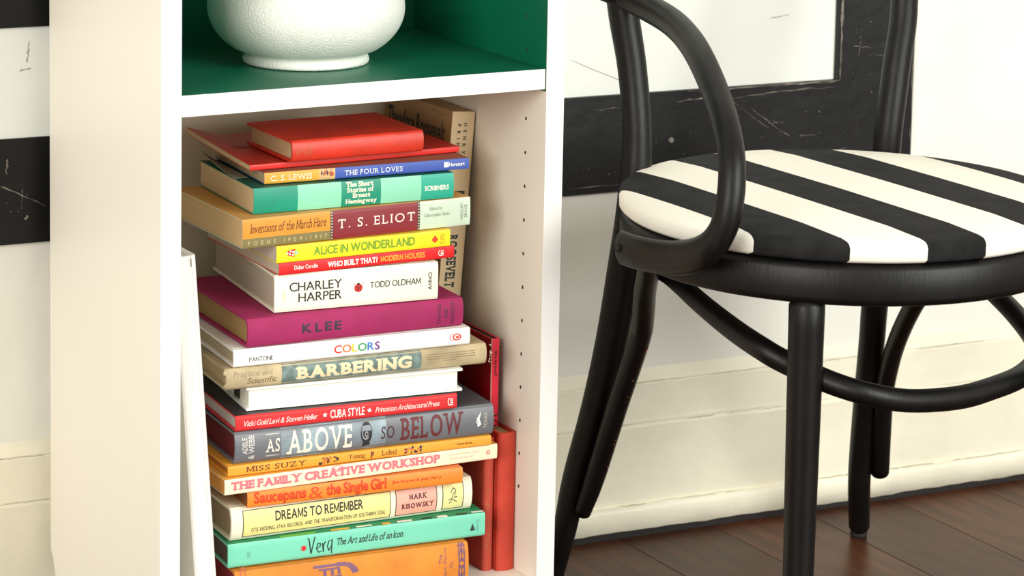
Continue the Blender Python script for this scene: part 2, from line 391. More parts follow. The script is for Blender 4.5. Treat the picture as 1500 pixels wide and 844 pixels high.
def book(name, label, group, x, y, z, ang, L, th, dep, spine, cover=None, hard=True, pages=(222, 205, 172), bulge=None, inset=None, t=None,
         px=None, deform=None, nu=1, rough=.5, wear=0, rot=None, x_off=0, pu=(0, 0), under=None):
    b = Book(); b.L, b.th, b.px = L, th, px
    root = bpy.data.objects.new(name, None); C.objects.link(root); root.location = (x, y, z); root.empty_display_size = .03
    root.rotation_euler = rot if rot else (0, 0, math.radians(ang))
    tag(root, label, 'book', group); b.root = root
    bulge = bulge if bulge is not None else (.0028 if hard else .0006); t = t or (.0024 if hard else .0005); b.bulge = bulge
    inset = inset if inset is not None else (.003 if hard else .0)
    df = deform or (lambda u, w, zz: (u, w, zz)); b.df = df; b.x_off = x_off
    def sp(v):                                   # spine bulge with softly rounded edges
        k = abs(2*v-1); return -bulge*(1-k*k)+(.0012 if hard else .0004)*k**10
    b.sp = sp; th2 = th-.0004
    nw = 8 if deform else 2
    out, inn = [], []
    for j in range(nw): w = dep*(1-j/nw); out.append((w, 0)); inn.append((w, t))
    ns = 12
    for j in range(ns+1):
        v = j/ns; out.append((sp(v), v*th2)); inn.append((max(sp(v), -bulge)+t, t+v*(th2-2*t)))
    for j in range(1, nw+1): w = dep*j/nw; out.append((w, th2)); inn.append((w, th2-t))
    us = [x_off+L*i/nu for i in range(nu+1)]
    rows = [([Vector(df(u, w, zz)) for w, zz in out], [Vector(df(u, w, zz)) for w, zz in inn]) for u in us]
    mk = lambda c, s: mat('%s_cover_%s' % (name, s), c, rough, wear or .015, 35, .3 if rough >= .7 else .05, 700, bdist=.0004, vmin=.3, vmax=.62)
    global bookn; bookn += 1
    ms = mk(spine, 'spine%d' % bookn); mats = [ms]
    if cover: mats.append(mk(cover, 'boards%d' % bookn))
    if under: mats.append(mk(under, 'underside%d' % bookn))
    def mi(j):
        if j < nw: return 2 if under else (1 if cover else 0)
        if j >= nw+ns: return 1 if cover else 0
        return 0
    c = solid(rows, 'cover', mats, root, False, mi)
    for f in c.data.polygons: f.use_smooth = False
    # pages
    p0 = x_off+inset+pu[0]; p1 = x_off+L-inset-pu[1]; np_ = max(nu, 1)
    us = [p0+(p1-p0)*i/np_ for i in range(np_+1)]
    wl = [t+.0002-bulge*.3+(dep-inset-.0005-t)*j/nw for j in range(nw+1)]
    rows = [([Vector(df(u, w, th2-t-.0001)) for w in wl], [Vector(df(u, w, t+.0001)) for w in wl]) for u in us]
    solid(rows, 'page_block', page_mat(pages), root)
    if hard and dep > .12:   # hinge groove ridge on the top board
        obj('hinge_groove', bx(x_off+.001, x_off+L-.001, .0062, .0072, th2-.0001, th2+.00015), mats[1 if cover else 0], root)
    b.mats = mats
    return b
bookn = 0
def U(b, px):
    return (px-b.px[0])/(b.px[1]-b.px[0])
def spine_pt(b, u, v, e):
    return Vector(b.df(b.x_off+u*b.L, b.sp(min(max(v, 0), 1))-e, v*(b.th-.0004)))
def patch(b, x0, x1, v0, v1, col, name='printed_band', e=.00012, m=None, label=None):
    u0, u1 = U(b, x0), U(b, x1); bm = bmesh.new(); n = 8; mu = 1 if not b.df else 4; rows = []
    for i in range(mu+1):
        u = u0+(u1-u0)*i/mu
        rows.append([bm.verts.new(spine_pt(b, u, v0+(v1-v0)*j/n, e)) for j in range(n+1)])
    for a, c in zip(rows, rows[1:]):
        for j in range(n): bm.faces.new((a[j], c[j], c[j+1], a[j+1]))
    o = obj(name, bm, m or ink(col, .5), b.root)
    if label: o['label'] = label
    return o
def put(b, V, F, x0, x1, v0, v1, m, name, rot=0, e=.00028, CI=None, label=None):
    xs = [v[0] for v in V]; ys = [v[1] for v in V]; ax, bx_, ay, by = min(xs), max(xs), min(ys), max(ys)
    u0, u1 = U(b, x0), U(b, x1); bm = bmesh.new()
    vs = []
    for X, Y in V:
        a = (X-ax)/(bx_-ax or 1); c = (Y-ay)/(by-ay or 1)
        if rot == 90: a, c = 1-c, a                    # reads upward
        elif rot == -90: a, c = c, 1-a
        vs.append(bm.verts.new((a, c, 0)))
    for i, f in enumerate(F):
        try:
            ff = bm.faces.new([vs[k] for k in f])
            if CI is not None: ff.material_index = CI[i] % max(1, len(m) if isinstance(m, list) else 1)
        except ValueError: pass
    if b.bulge > .0003:
        for k in range(1, 6):
            bmesh.ops.bisect_plane(bm, geom=bm.verts[:]+bm.edges[:]+bm.faces[:], plane_co=(0, k/6, 0), plane_no=(0, 1, 0))
    for v in bm.verts:
        u = u0+(u1-u0)*v.co.x; vv = v0+(v1-v0)*v.co.y; v.co = spine_pt(b, u, vv, e)
    o = obj(name, bm, m, b.root)
    if label: o['label'] = label
    return o
def text(b, s, x0, x1, v0, v1, col, bold=0., serif=0., track=.09, slant=0., rot=0, name='title_lettering', colors=None, space=.28, hand=0):
    V, F, CI = text2d(s, bold, serif, track, slant, space, hand=hand)
    m = [ink(c) for c in colors] if colors else ink(col)
    return put(b, V, F, x0, x1, v0, v1, m, name, rot, CI=CI if colors else None)
def disc(n=20, cx=.5, cy=.5, r=.5, r0=0):
    V = []; F = []
    for i in range(n):
        a = 2*math.pi*i/n; V.append((cx+r*math.cos(a), cy+r*math.sin(a))); V.append((cx+r0*math.cos(a), cy+r0*math.sin(a)))
    for i in range(n): j = (i+1) % n; F.append((2*i, 2*j, 2*j+1, 2*i+1)) if r0 else None
    if not r0: F = [tuple(2*i for i in range(n))]
    return V, F
def poly(b, pts, x0, x1, v0, v1, col, name='printed_emblem', e=.0003):
    """pts: list of polygons in the unit square (kept at their own place inside the box)"""
    u0, u1 = U(b, x0), U(b, x1); bm = bmesh.new()
    for P in pts:
        vs = [bm.verts.new(spine_pt(b, u0+(u1-u0)*p[0], v0+(v1-v0)*p[1], e)) for p in P]
        f = bm.faces.new(vs)
    bmesh.ops.triangulate(bm, faces=bm.faces)
    return obj(name, bm, ink(col), b.root)
def circ(cx, cy, rx, ry=None, n=14, a0=0, a1=2*math.pi):
    ry = ry or rx; return [(cx+rx*math.cos(a0+(a1-a0)*i/n), cy+ry*math.sin(a0+(a1-a0)*i/n)) for i in range(n)]
def ringp(cx, cy, r, w, n=18, a0=0., a1=2*math.pi, ry=1.):
    out = []
    for i in range(n):
        a, c = a0+(a1-a0)*i/n, a0+(a1-a0)*(i+1)/n
        out.append([(cx+r*math.cos(a), cy+r*ry*math.sin(a)), (cx+r*math.cos(c), cy+r*ry*math.sin(c)), (cx+(r-w)*math.cos(c), cy+(r-w)*ry*math.sin(c)), (cx+(r-w)*math.cos(a), cy+(r-w)*ry*math.sin(a))])
    return out
def rc(x0, y0, x1, y1): return [(x0, y0), (x1, y0), (x1, y1), (x0, y1)]
def stroke(P, w):
    out = []
    for (x0, y0), (x1, y1) in zip(P, P[1:]):
        d = Vector((x1-x0, y1-y0)); l = d.length or 1; nx, ny = -d.y/l*w/2, d.x/l*w/2
        out.append([(x0-nx, y0-ny), (x1-nx, y1-ny), (x1+nx, y1+ny), (x0+nx, y0+ny)])
    return out
def blot(b, x0, x1, v0, v1, cols, n, seed, name='printed_picture', s=.16):
    rnd = random.Random(seed)
    for k, c in enumerate(cols):
        P = []
        for _ in range(n):
            cx, cy = rnd.uniform(.1, .9), rnd.uniform(.15, .85); r = rnd.uniform(.4, 1)*s
            P.append([(cx+r*rnd.uniform(.5, 1)*math.cos(a)*.55, cy+r*rnd.uniform(.5, 1)*math.sin(a)*1.7) for a in [i*math.pi/3.5 for i in range(7)]])
        P = [[(min(max(p[0], 0), 1), min(max(p[1], 0), 1)) for p in q] for q in P]
        poly(b, P, x0, x1, v0, v1, c, name, e=.0002+.00004*k)
GS = 'books stacked flat in the lower compartment'
BLK = (40, 38, 40); WHT = (250, 248, 240)

# --- thin big red paperback, its back left corner lifting
def bend(u, w, z):
    k = max(0, 1-u/.036); q = max(0, w/.145)
    return (u, w, z+.010*k**1.1*q**1.1)
b = book('book', 'small thick red clothbound book with faded gilt spine, topmost of the stack', GS, 0.1539, 0.0678, 0.4787, 0.13, 0.1327, 0.0203, .098, (220, 56, 34), hard=True, px=(427, 619), pages=(214, 184, 140), rough=.45, bulge=.0022, wear=.12)
GIL = (196, 120, 74)
rnd = random.Random(5); P = []
for k in range(30): cx, cy = rnd.uniform(.02, .98), rnd.uniform(.1, .9); P += ringp(cx, cy, rnd.uniform(.03, .09), .018, 8, rnd.uniform(0, 3), rnd.uniform(4, 6), 1.4)
poly(b, P, 432, 456, .28, .82, GIL, 'gilt_ornament')
P = [rc(x, y, x+rnd.uniform(.002, .012), y+rnd.uniform(.03, .1)) for x, y in [(rnd.random()*.98, rnd.random()*.9) for _ in range(150)]]
poly(b, P, 466, 615, .35, .85, (206, 92, 60), 'worn_gilt_specks')

b = book('book', 'thin wide red paperback under the small thick red book, corner curling up', GS, 0.1176, 0.0778, 0.4723, 0.80, 0.2139, 0.0057, .143, (216, 40, 30), cover=(184, 30, 26), hard=False, px=(366, 676), pages=(214, 194, 150), bulge=.0002, deform=bend, nu=16, rough=.4)
bm = bmesh.new(); L2 = [bm.verts.new(bend(.026+.010*math.cos(a), .075+.005*math.sin(a), .0059)) for a in [k*math.pi/8 for k in range(16)]]; bm.faces.new(L2)
obj('cover_emblem', bm, ink((190, 120, 110)), b.root)

b = book('book', 'slim yellow and blue paperback between thin red book and green book', GS, 0.1271, 0.0675, 0.4614, -3.50, 0.2017, 0.0105, .13, (66, 92, 176), cover=(150, 92, 70), hard=False, px=(387, 688), pages=(196, 176, 140), bulge=.0004, pu=(.0005, 0), under=(50, 66, 130))
patch(b, 387, 466, 0, 1, (222, 168, 62)); patch(b, 466, 489, 0, 1, (214, 176, 120), 'portrait_print'); blot(b, 466, 487, .05, .95, [(120, 60, 40), (90, 60, 60), (190, 90, 60)], 4, 3, s=.2)
text(b, 'C. S. LEWIS', 396, 455, .22, .72, (250, 240, 214), serif=.6, track=.12, name='author_lettering')
text(b, 'THE FOUR LOVES', 503, 588, .26, .72, WHT, serif=.6, track=.16)
poly(b, [rc(0, 0, 1, 1)], 650, 657, .3, .78, WHT); text(b, 'Harcourt', 658, 681, .36, .7, WHT, bold=.02, name='publisher_lettering')

def green_curl(u, w, z):
    return (u, w, z)
b = book('book', 'thick green and mint banded paperback above the orange and maroon one', GS, 0.1122, 0.0577, 0.4371, -2.49, 0.1973, 0.0237, .135, (20, 152, 122), cover=(14, 92, 72), hard=False, px=(371, 664), pages=(222, 196, 152), bulge=.0012, pu=(.0006, .002), wear=.1)
patch(b, 434, 497, 0, 1, (140, 214, 180)); patch(b, 555, 615, 0, 1, (140, 214, 180)); patch(b, 497, 555, 0, 1, (18, 142, 112)); patch(b, 615, 664, 0, 1, (44, 170, 142))
for s, a, c, v in (('The Short', 504, 544, .77), ('Stories of', 505, 544, .55), ('Ernest', 513, 539, .33), ('Hemingway', 503, 549, .05)):
    text(b, s, a, c, v, v+(.2 if s != 'Hemingway' else .24), (238, 236, 208), bold=.035, serif=.5, track=.04)
text(b, 'SCRIBNERS', 620, 656, .36, .56, (230, 240, 220), bold=.03, serif=.4, track=.05, name='publisher_lettering')
# its front flap lifted at the left
bm = bmesh.new(); rows = []
for i in range(9):
    t_ = i/8; rows.append([bm.verts.new((-.0005+.013*s_*1.0, .135-.09*t_, .0242+.010*(1-t_)**1.6*(1-s_))) for s_ in (0, .5, 1)])
for a, c in zip(rows, rows[1:]):
    for j in (0, 1): bm.faces.new((a[j], a[j+1], c[j+1], c[j]))
o = obj('lifted_cover_corner', bm, ink((160, 170, 150)), b.root); sd = o.modifiers.new('s', 'SOLIDIFY'); sd.thickness = .0004

b = book('book', 'thick orange, maroon and pale green paperback beneath the green banded book', GS, 0.0956, 0.0435, 0.4102, 1.19, 0.2311, 0.0266, .15, (205, 222, 200), cover=(214, 160, 84), hard=False, px=(355, 688), pages=(218, 186, 136), bulge=.0006, pu=(.0006, .001))
patch(b, 355, 480, .33, 1, (226, 148, 44)); patch(b, 355, 480, 0, .33, (134, 122, 74)); patch(b, 480, 484, 0, 1, (60, 50, 46)); patch(b, 484, 608, 0, 1, (136, 38, 46)); patch(b, 608, 612, 0, 1, (60, 50, 46))
poly(b, [rc(0, (k+.2)/10, 1, (k+.7)/10) for k in range(10)], 480.6, 483.4, 0, 1, (190, 170, 150), 'dashed_border'); poly(b, [rc(0, (k+.2)/10, 1, (k+.7)/10) for k in range(10)], 608.6, 611.4, 0, 1, (190, 170, 150), 'dashed_border')
text(b, 'Inventions of the March Hare', 365, 474, .5, .82, (96, 48, 18), serif=.4, slant=.25, track=.07)
text(b, 'POEMS 1909-1917', 362, 475, .08, .23, (214, 200, 150), serif=.5, track=.75, space=.6, name='subtitle_lettering')
text(b, 'T. S. ELIOT', 491, 604, .36, .68, (244, 226, 216), serif=.6, track=.22, name='author_lettering')
text(b, 'Edited by', 626, 646, .62, .78, (150, 158, 138), serif=.3, slant=.2, name='editor_lettering'); text(b, 'Christopher Ricks', 618, 657, .4, .56, (150, 158, 138), serif=.3, slant=.2, name='editor_lettering')
text(b, 'HARCOURT', 673, 677, .2, .8, (120, 130, 116), rot=90, name='publisher_lettering'); text(b, 'BRACE', 679, 683, .3, .75, (120, 130, 116), rot=90, name='publisher_lettering')

b = book('book', 'yellow paperback with green lettering on top of the thin red book', GS, 0.1287, 0.0431, 0.3939, -0.66, 0.1738, 0.0156, .17, (250, 226, 28), cover=(236, 206, 60), hard=False, px=(405, 659), pages=(206, 192, 178), bulge=.0003, pu=(.0005, 0))
text(b, 'ALiCE iN WONDERLAND', 458, 606, .26, .80, (112, 160, 40), bold=.025, track=.06)
poly(b, [[(.1, .5), (.3, .2), (.6, .1), (.9, .0), (.8, .5), (1, .95), (.55, .9), (.25, .8)]], 417, 432, .3, .8, (222, 40, 30)); poly(b, [circ(.2, .5, .1, .12), circ(.45, .35, .09, .12), circ(.5, .7, .09, .12), circ(.75, .6, .09, .12), circ(.72, .25, .09, .12)], 417, 432, .3, .8, WHT, e=.0004)
poly(b, [[(0, 0), (1, .5), (0, 1)]], 431, 436, .42, .66, (120, 200, 220))
poly(b, [[(0, .4), (.5, 1), (1, .4), (.6, .45), (.6, 0), (.4, 0), (.4, .45)]], 631, 641, .3, .75, (226, 70, 30)); text(b, 'PUFFIN', 644, 651, .2, .82, (190, 160, 30), rot=90, name='publisher_lettering')

b = book('book', 'thin bright red hardback between the yellow book and the cream book', GS, 0.1321, 0.0447, 0.3821, -0.47, 0.1758, 0.0115, .165, (222, 26, 28), cover=(176, 120, 108), hard=False, px=(409, 665), pages=(205, 190, 172), bulge=.0004, t=.0008)
text(b, 'Didier Cornille', 430, 464, .36, .7, WHT, bold=.01, serif=.4, name='author_lettering')
text(b, 'WHO BUILT THAT?', 478, 551, .26, .74, WHT, bold=.03, serif=.5, track=.06); text(b, 'MODERN HOUSES', 555, 621, .26, .74, (244, 170, 60), bold=.03, serif=.5, track=.06)
LOGO = ringp(.5, .5, .5, .12, 16, 1.9, 4.6, 1)+[rc(.45, .08+.22*k, 1, .2+.22*k) for k in range(4)]
poly(b, LOGO, 641, 649, .22, .78, WHT)

b = book('book', 'thick cream hardback with black lettering and small red beetle on spine', GS, 0.1309, 0.0516, 0.3462, -5.26, 0.1582, 0.0352, .178, (246, 243, 222), cover=(226, 216, 190), hard=True, px=(402, 641), pages=(196, 184, 166), bulge=.0004, inset=.002, rough=.4)
text(b, 'CHARLEY', 423, 499, .53, .77, BLK, bold=.006, track=.07, name='title_lettering'); text(b, 'HARPER', 436, 499, .24, .48, BLK, bold=.006, track=.07)
text(b, 'TODD OLDHAM', 540, 615, .45, .62, BLK, bold=.004, track=.09, name='author_lettering'); text(b, 'AMMO', 626, 632, .27, .74, BLK, bold=.01, rot=90, track=.1, name='publisher_lettering')
poly(b, [circ(.5, .5, .5, .5, 18)], 517, 529, .37, .60, (214, 44, 34)); poly(b, [rc(.46, 0, .54, 1), circ(.5, .95, .2, .12), circ(.25, .6, .09), circ(.75, .6, .09), circ(.27, .28, .08), circ(.73, .28, .08), circ(.5, .45, .1, .16)]+stroke([(0, .9), (-.15, 1.05)], .05)+stroke([(1, .9), (1.15, 1.05)], .05), 517, 529, .37, .60, BLK, e=.0004)
poly(b, ringp(.5, .72, .4, .14, 12)+ringp(.5, .28, .4, .14, 12), 413, 418, .3, .56, (238, 228, 170))

b = book('book', 'magenta cloth hardback with dark capitals lying under the thick cream book', GS, 0.1011, 0.0442, 0.3191, -2.27, 0.2128, 0.0264, .165, (164, 34, 92), hard=True, px=(362, 677), pages=(170, 136, 84), bulge=.0022, inset=.004, rough=.75, wear=.08)
text(b, 'KLEE', 439, 496, .34, .66, (52, 44, 66), bold=.03, track=.28)
for s, a in (('THAMES', 638), ('AND', 648), ('HUDSON', 658)): text(b, s, a, a+5.5, (.12 if s != 'AND' else .32), (.86 if s != 'AND' else .68), (80, 36, 66), bold=.01, rot=90, track=.15, name='publisher_lettering')

b = book('book', 'white hardback with rainbow coloured title beneath the magenta book', GS, 0.0884, 0.0449, 0.3022, -4.10, 0.2303, 0.0164, .17, (250, 248, 244), cover=(240, 236, 230), hard=True, px=(342, 688), pages=(190, 172, 140), bulge=.0003, t=.002, under=(238, 186, 30), rough=.35)
text(b, 'PANTONE', 364, 398, .26, .52, (60, 60, 66), track=.08, name='author_lettering')
poly(b, ringp(.5, .5, .5, .14, 12), 399, 401, .46, .54, (60, 60, 66))
text(b, 'COLORS', 486, 553, .24, .72, BLK, bold=.018, track=.08, colors=[(216, 60, 44), (236, 120, 50), (244, 200, 40), (60, 160, 90), (50, 120, 200), (110, 56, 130)])
poly(b, ringp(.55, .5, .5, .16, 18)+[circ(.6, .5, .18, .2)]+ringp(.2, .5, .5, .07, 12, 1.6, 4.7), 661, 674, .3, .72, (224, 70, 54))

b = book('book', 'worn tan old hardback with blue-grey title band and frayed spine ends', GS, 0.0812, 0.0464, 0.2819, -3.99, 0.2545, 0.0198, .148, (202, 184, 146), cover=(190, 172, 134), hard=True, px=(330, 711), pages=(196, 172, 128), bulge=.0026, inset=.0035, rough=.8, wear=.22)
patch(b, 409, 613, .02, .98, (120, 142, 136), m=mat('faded_blue_grey_print', (124, 146, 140), .7, .2, 120))
text(b, 'BARBERING', 429, 598, .2, .8, (232, 214, 172), bold=.045, serif=.7, track=.06)
text(b, 'Practical and', 340, 396, .6, .86, (160, 144, 112), serif=.4, slant=.2, name='subtitle_lettering'); text(b, 'Scientific', 360, 402, .24, .52, (120, 96, 60), serif=.4, slant=.2, name='subtitle_lettering')
rnd = random.Random(9); P = []
for r in range(4):
    xx = .02 if r < 3 else .35
    while xx < (.98 if r < 3 else .6): wd = rnd.uniform(.008, .02); P.append(rc(xx, .8-.25*r, xx+wd, .9-.25*r)); xx += wd+rnd.uniform(.006, .012)
poly(b, P, 620, 694, .36, .8, (150, 128, 92), 'small_print')
P = []
bm = bmesh.new()
for k in range(26):
    zz = rnd.uniform(.0005, .019); xx = .2581*1.0 if k % 3 else 0.0; s = 1 if k % 3 else -1
    v = [bm.verts.new((xx, b.sp(zz/.0201)+.0004, zz)), bm.verts.new((xx+s*rnd.uniform(.0008, .0026), b.sp(zz/.0201)+rnd.uniform(-.001, .002), zz+rnd.uniform(-.001, .001))), bm.verts.new((xx, b.sp(zz/.0201)+.001, min(.0199, zz+.0014)))]
    bm.faces.new(v)
tag(obj('frayed_cloth', bm, ink((206, 190, 152)), b.root), kind='stuff')

# white hardback with its pages, not its spine, towards the viewer
WX, WYY, WA, WL = 0.1027, 0.0483, math.radians(-6.45), 0.2078
bw = book('book', 'white hardback lying with its cream page edges to the front above the red book', GS, WX+WL*math.cos(WA)-math.sin(WA)*.158, WYY+WL*math.sin(WA)+math.cos(WA)*.158, 0.2600, 180+math.degrees(WA), WL, .0216, .158, (244, 243, 236), cover=(244, 243, 236), hard=True, pages=(252, 248, 232), bulge=.001, inset=.0035, px=(0, 1), under=(244, 243, 236), rough=.4)
obj('dark_end_print', bx(.2048, .2052, .112, .128, .003, .0180), ink((50, 46, 46)), bw.root); obj('dark_endpaper', bx(.0008, .0034, .004, .120, .0026, .0185), ink((52, 48, 48)), bw.root)

b = book('book', 'thin red hardback with white script lettering above the thick grey book', GS, 0.0879, 0.0385, 0.2450, -4.60, 0.2146, 0.0147, .175, (214, 42, 46), cover=(44, 36, 38), hard=True, px=(345, 669), pages=(196, 190, 182), bulge=.0003, t=.0016, inset=.002)
text(b, 'Vicki Gold Levi & Steven Heller', 357, 463, .3, .66, (248, 214, 206), bold=.012, slant=.3, track=.05, name='author_lettering')
STAR = [[(.5+.5*(1 if i % 2 == 0 else .42)*math.sin(i*math.pi/5), .5+.5*(1 if i % 2 == 0 else .42)*math.cos(i*math.pi/5)) for i in range(10)]]
poly(b, STAR, 470, 477, .36, .68, WHT); poly(b, STAR, 535, 542, .36, .68, WHT)
text(b, 'CUBA STYLE', 481, 531, .24, .78, WHT, bold=.01, track=.09, name='title_lettering')
text(b, 'Princeton Architectural Press', 547, 643, .3, .66, (248, 214, 206), bold=.012, slant=.3, track=.05, name='publisher_lettering'); poly(b, LOGO, 655, 663, .22, .78, WHT)

b = book('book', 'thick slate grey hardback with ornate white and maroon capitals on spine', GS, 0.0875, 0.0401, 0.2150, -3.52, 0.2544, 0.0294, .158, (112, 114, 120), cover=(84, 84, 88), hard=True, px=(343, 721), pages=(104, 14, 18), bulge=.0028, inset=.003, rough=.42)
patch(b, 408, 560, .01, .99, None, 'painted_spine_picture', m=mat('blue_grey_cloud_print', (158, 180, 190), .45, 0, 22, col2=(112, 114, 120), vmin=.4, vmax=.75))
text(b, 'ADELE', 353, 360, .3, .82, (232, 226, 216), serif=.5, rot=90, name='author_lettering'); text(b, '& WEBB', 362, 370, .12, .88, (232, 226, 216), serif=.5, rot=90, name='author_lettering')
text(b, 'AS', 386, 406, .28, .70, (240, 232, 214), bold=.005, serif=.8, track=.14); poly(b, [rc(0, .0, 1, .04), rc(0, .96, 1, 1)], 386, 406, .15, .86, (200, 200, 196), 'thin_rule')
text(b, 'ABOVE', 416, 510, .12, .88, (240, 232, 214), bold=.012, serif=.8, track=.14)
poly(b, [circ(.5, .55, .42, .45, 18), [(.2, .0), (.8, .05), (.7, .3), (.3, .3)]], 521, 541, .1, .9, (44, 44, 48), 'dark_emblem'); poly(b, ringp(.45, .55, .28, .07, 14, 1.2, 5.6, 1)+ringp(.5, .5, .13, .06, 10), 521, 541, .1, .9, (150, 150, 152), 'dark_emblem', e=.0004)
text(b, 'SO', 553, 572, .28, .68, (70, 40, 44), serif=.8, track=.14); text(b, 'BELOW', 581, 675, .14, .88, (104, 40, 42), bold=.012, serif=.8, track=.14)
poly(b, [[(.0, 1), (.25, .55), (.5, .7), (1, .95), (.7, .5), (1, .15), (.55, .35), (.45, .0), (.3, .3), (.1, .25), (.3, .5)]], 693, 702, .3, .82, WHT); text(b, 'TEXAS', 706, 711, .24, .74, (208, 200, 170), rot=90, name='publisher_lettering')

b = book('book', 'slim amber yellow picture book with brown lettering under the grey book', GS, 0.0804, 0.0372, 0.2048, -3.33, 0.2591, 0.0099, .185, (240, 166, 54), hard=True, px=(334, 719), pages=(196, 120, 50), bulge=.0003, t=.002, inset=.0025)
text(b, 'MISS SUZY', 359, 445, .28, .8, (104, 52, 22), serif=.7, track=.16); blot(b, 460, 495, .1, .9, [(120, 60, 30), (70, 50, 50), (200, 120, 60)], 6, 11)
text(b, 'Young', 506, 530, .2, .8, (120, 62, 24), serif=.5, track=.1, name='author_lettering'); blot(b, 537, 546, .1, .9, [(150, 70, 30), (110, 60, 40)], 3, 5, s=.3)
text(b, 'Lobel', 555, 577, .28, .82, (120, 62, 24), serif=.5, track=.1, name='author_lettering'); blot(b, 585, 618, .1, .9, [(90, 50, 40), (60, 50, 60), (210, 110, 80)], 6, 14)
text(b, 'Purple House', 667, 690, .4, .62, (100, 50, 20), bold=.02, name='publisher_lettering')

b = book('book', 'cream paperback with pink slab capitals beneath the amber picture book', GS, 0.0749, 0.0321, 0.1901, -1.24, 0.2731, 0.0143, .188, (250, 234, 202), cover=(240, 180, 80), hard=False, px=(329, 728), pages=(214, 146, 60), bulge=.0003)
text(b, 'THE FAMILY CREATIVE WORKSHOP', 338, 641, .24, .84, (232, 120, 130), bold=.05, serif=.9, track=.05)
poly(b, [circ(.5, .5, .5, .5, 10)], 480, 500, .55, 1, (240, 160, 160), 'pink_stain', e=.0002)
text(b, 'Plenary Publications', 655, 700, .58, .74, (244, 190, 176), name='small_print'); text(b, 'International', 656, 690, .34, .5, (244, 190, 176), name='small_print')
poly(b, ringp(.5, .5, .5, .2, 10), 711, 717, .36, .66, (226, 90, 100))

b = book('book', 'orange paperback with tall narrow red lettering below the pink-lettered cream book', GS, 0.0985, 0.0357, 0.1743, -4.90, 0.2094, 0.0152, .15, (234, 138, 46), cover=(220, 120, 50), hard=False, px=(362, 677), pages=(130, 76, 34), bulge=.0010)
text(b, 'Saucepans', 371, 446, .0, .95, (216, 66, 24), bold=.035, track=.04); text(b, '&', 450, 470, .12, .86, (220, 80, 36), serif=0, track=.04)
text(b, 'the Single Girl', 475, 563, .0, .95, (216, 66, 24), bold=.035, track=.04); text(b, 'Jinx Kragen & Judy Perry', 571, 645, .42, .68, (210, 72, 30), bold=.02, slant=.15, name='author_lettering')
poly(b, [rc(0, 0, 1, 1)], 658, 659, .1, .85, (214, 80, 36), 'thin_rule')

b = book('book', 'thick cream hardback with boxed pale yellow and pink spine labels', GS, 0.0853, 0.0431, 0.1431, -2.23, 0.2396, 0.0308, .158, (246, 240, 214), cover=(240, 232, 204), hard=True, px=(337, 689), pages=(172, 150, 116), bulge=.0036, inset=.003)
for a, c, col in ((353, 567, (246, 230, 150)), (574, 636, (246, 176, 154)), (644, 676, (240, 232, 160))):
    patch(b, a, c, .08, .90, (60, 66, 56), 'label_border', e=.00012); patch(b, a+1.2, c-1.2, .105, .875, col, 'spine_label', e=.0002)
text(b, 'DREAMS TO REMEMBER', 399, 526, .48, .78, (44, 44, 46), bold=.02, track=.08)
text(b, 'OTIS REDDING, STAX RECORDS, AND THE TRANSFORMATION OF SOUTHERN SOUL', 365, 559, .2, .35, (60, 60, 56), bold=.01, track=.12, space=.45, name='subtitle_lettering')
text(b, 'MARK', 594, 621, .56, .73, (90, 40, 50), bold=.035, serif=.4, track=.12, name='author_lettering'); text(b, 'RIBOWSKY', 583, 631, .28, .45, (90, 40, 50), bold=.035, serif=.4, track=.12, name='author_lettering')
poly(b, stroke([(.1, .1), (.3, .2), (.25, .7), (.5, .95), (.8, .8), (.5, .6), (.35, .35)], .06)+stroke([(.0, .3), (.3, .35), (.9, .15)], .05)+stroke([(.9, .45), (.6, .4), (.8, .7)], .05), 653, 667, .22, .78, (50, 50, 50))

b = book('book', 'mint green hardback with black script lettering second from the stack bottom', GS, 0.0807, 0.0368, 0.1202, -4.23, 0.2520, 0.0223, .185, (122, 212, 182), cover=(40, 140, 90), hard=True, px=(334, 710), pages=(96, 78, 64), bulge=.0002, t=.002, inset=.002)
c_ = b.root
for i, (a, c, col) in enumerate([(.05, .085, (110, 180, 60)), (.10, .118, (240, 180, 60)), (.125, .14, (240, 240, 230)), (.15, .158, (230, 170, 60)), (.165, .18, (240, 240, 230)), (.19, .2, (30, 60, 40)), (.205, .215, (240, 240, 230)), (.225, .235, (30, 60, 40)), (.24, .252, (240, 240, 230))]):
    obj('leafy_cover_print', bx(a, c, .001+.001*(i % 3), .006, .0222, .02235), ink(col), c_)
poly(b, stroke([(0, .95), (.06, .9), (.14, .1), (.3, 1.0)], .045)+stroke([(.36, .35), (.5, .42), (.52, .6), (.42, .62), (.36, .35), (.46, .12), (.56, .2)], .04)+stroke([(.6, .6), (.64, .1), (.64, .45), (.7, .66), (.74, .6)], .04)+stroke([(.98, .7), (.86, .68), (.80, .4), (.86, .15), (.97, .4), (.99, .75), (.97, .0)], .04), 447, 483, .1, .9, BLK, 'script_lettering'); text(b, 'The Art and Life of an Icon', 490, 587, .4, .72, BLK, slant=.3, bold=.004, serif=.2, track=.05, name='subtitle_lettering')
poly(b, [circ(.5, .5, .36, .42, 12)]+stroke([(0, .8), (1, .2)], .06)+stroke([(0, .2), (1, .8)], .06)+stroke([(0, .5), (1, .5)], .06), 437, 446, .32, .6, (214, 44, 34))
text(b, 'REID', 361, 365, .36, .62, (120, 170, 160), rot=90, name='author_lettering'); poly(b, [[(0, 0), (1, 0), (.5, 1)]], 687, 695, .28, .6, (50, 60, 70)); text(b, 'ABRAMS', 697, 700, .22, .74, (110, 170, 160), rot=90, name='publisher_lettering')

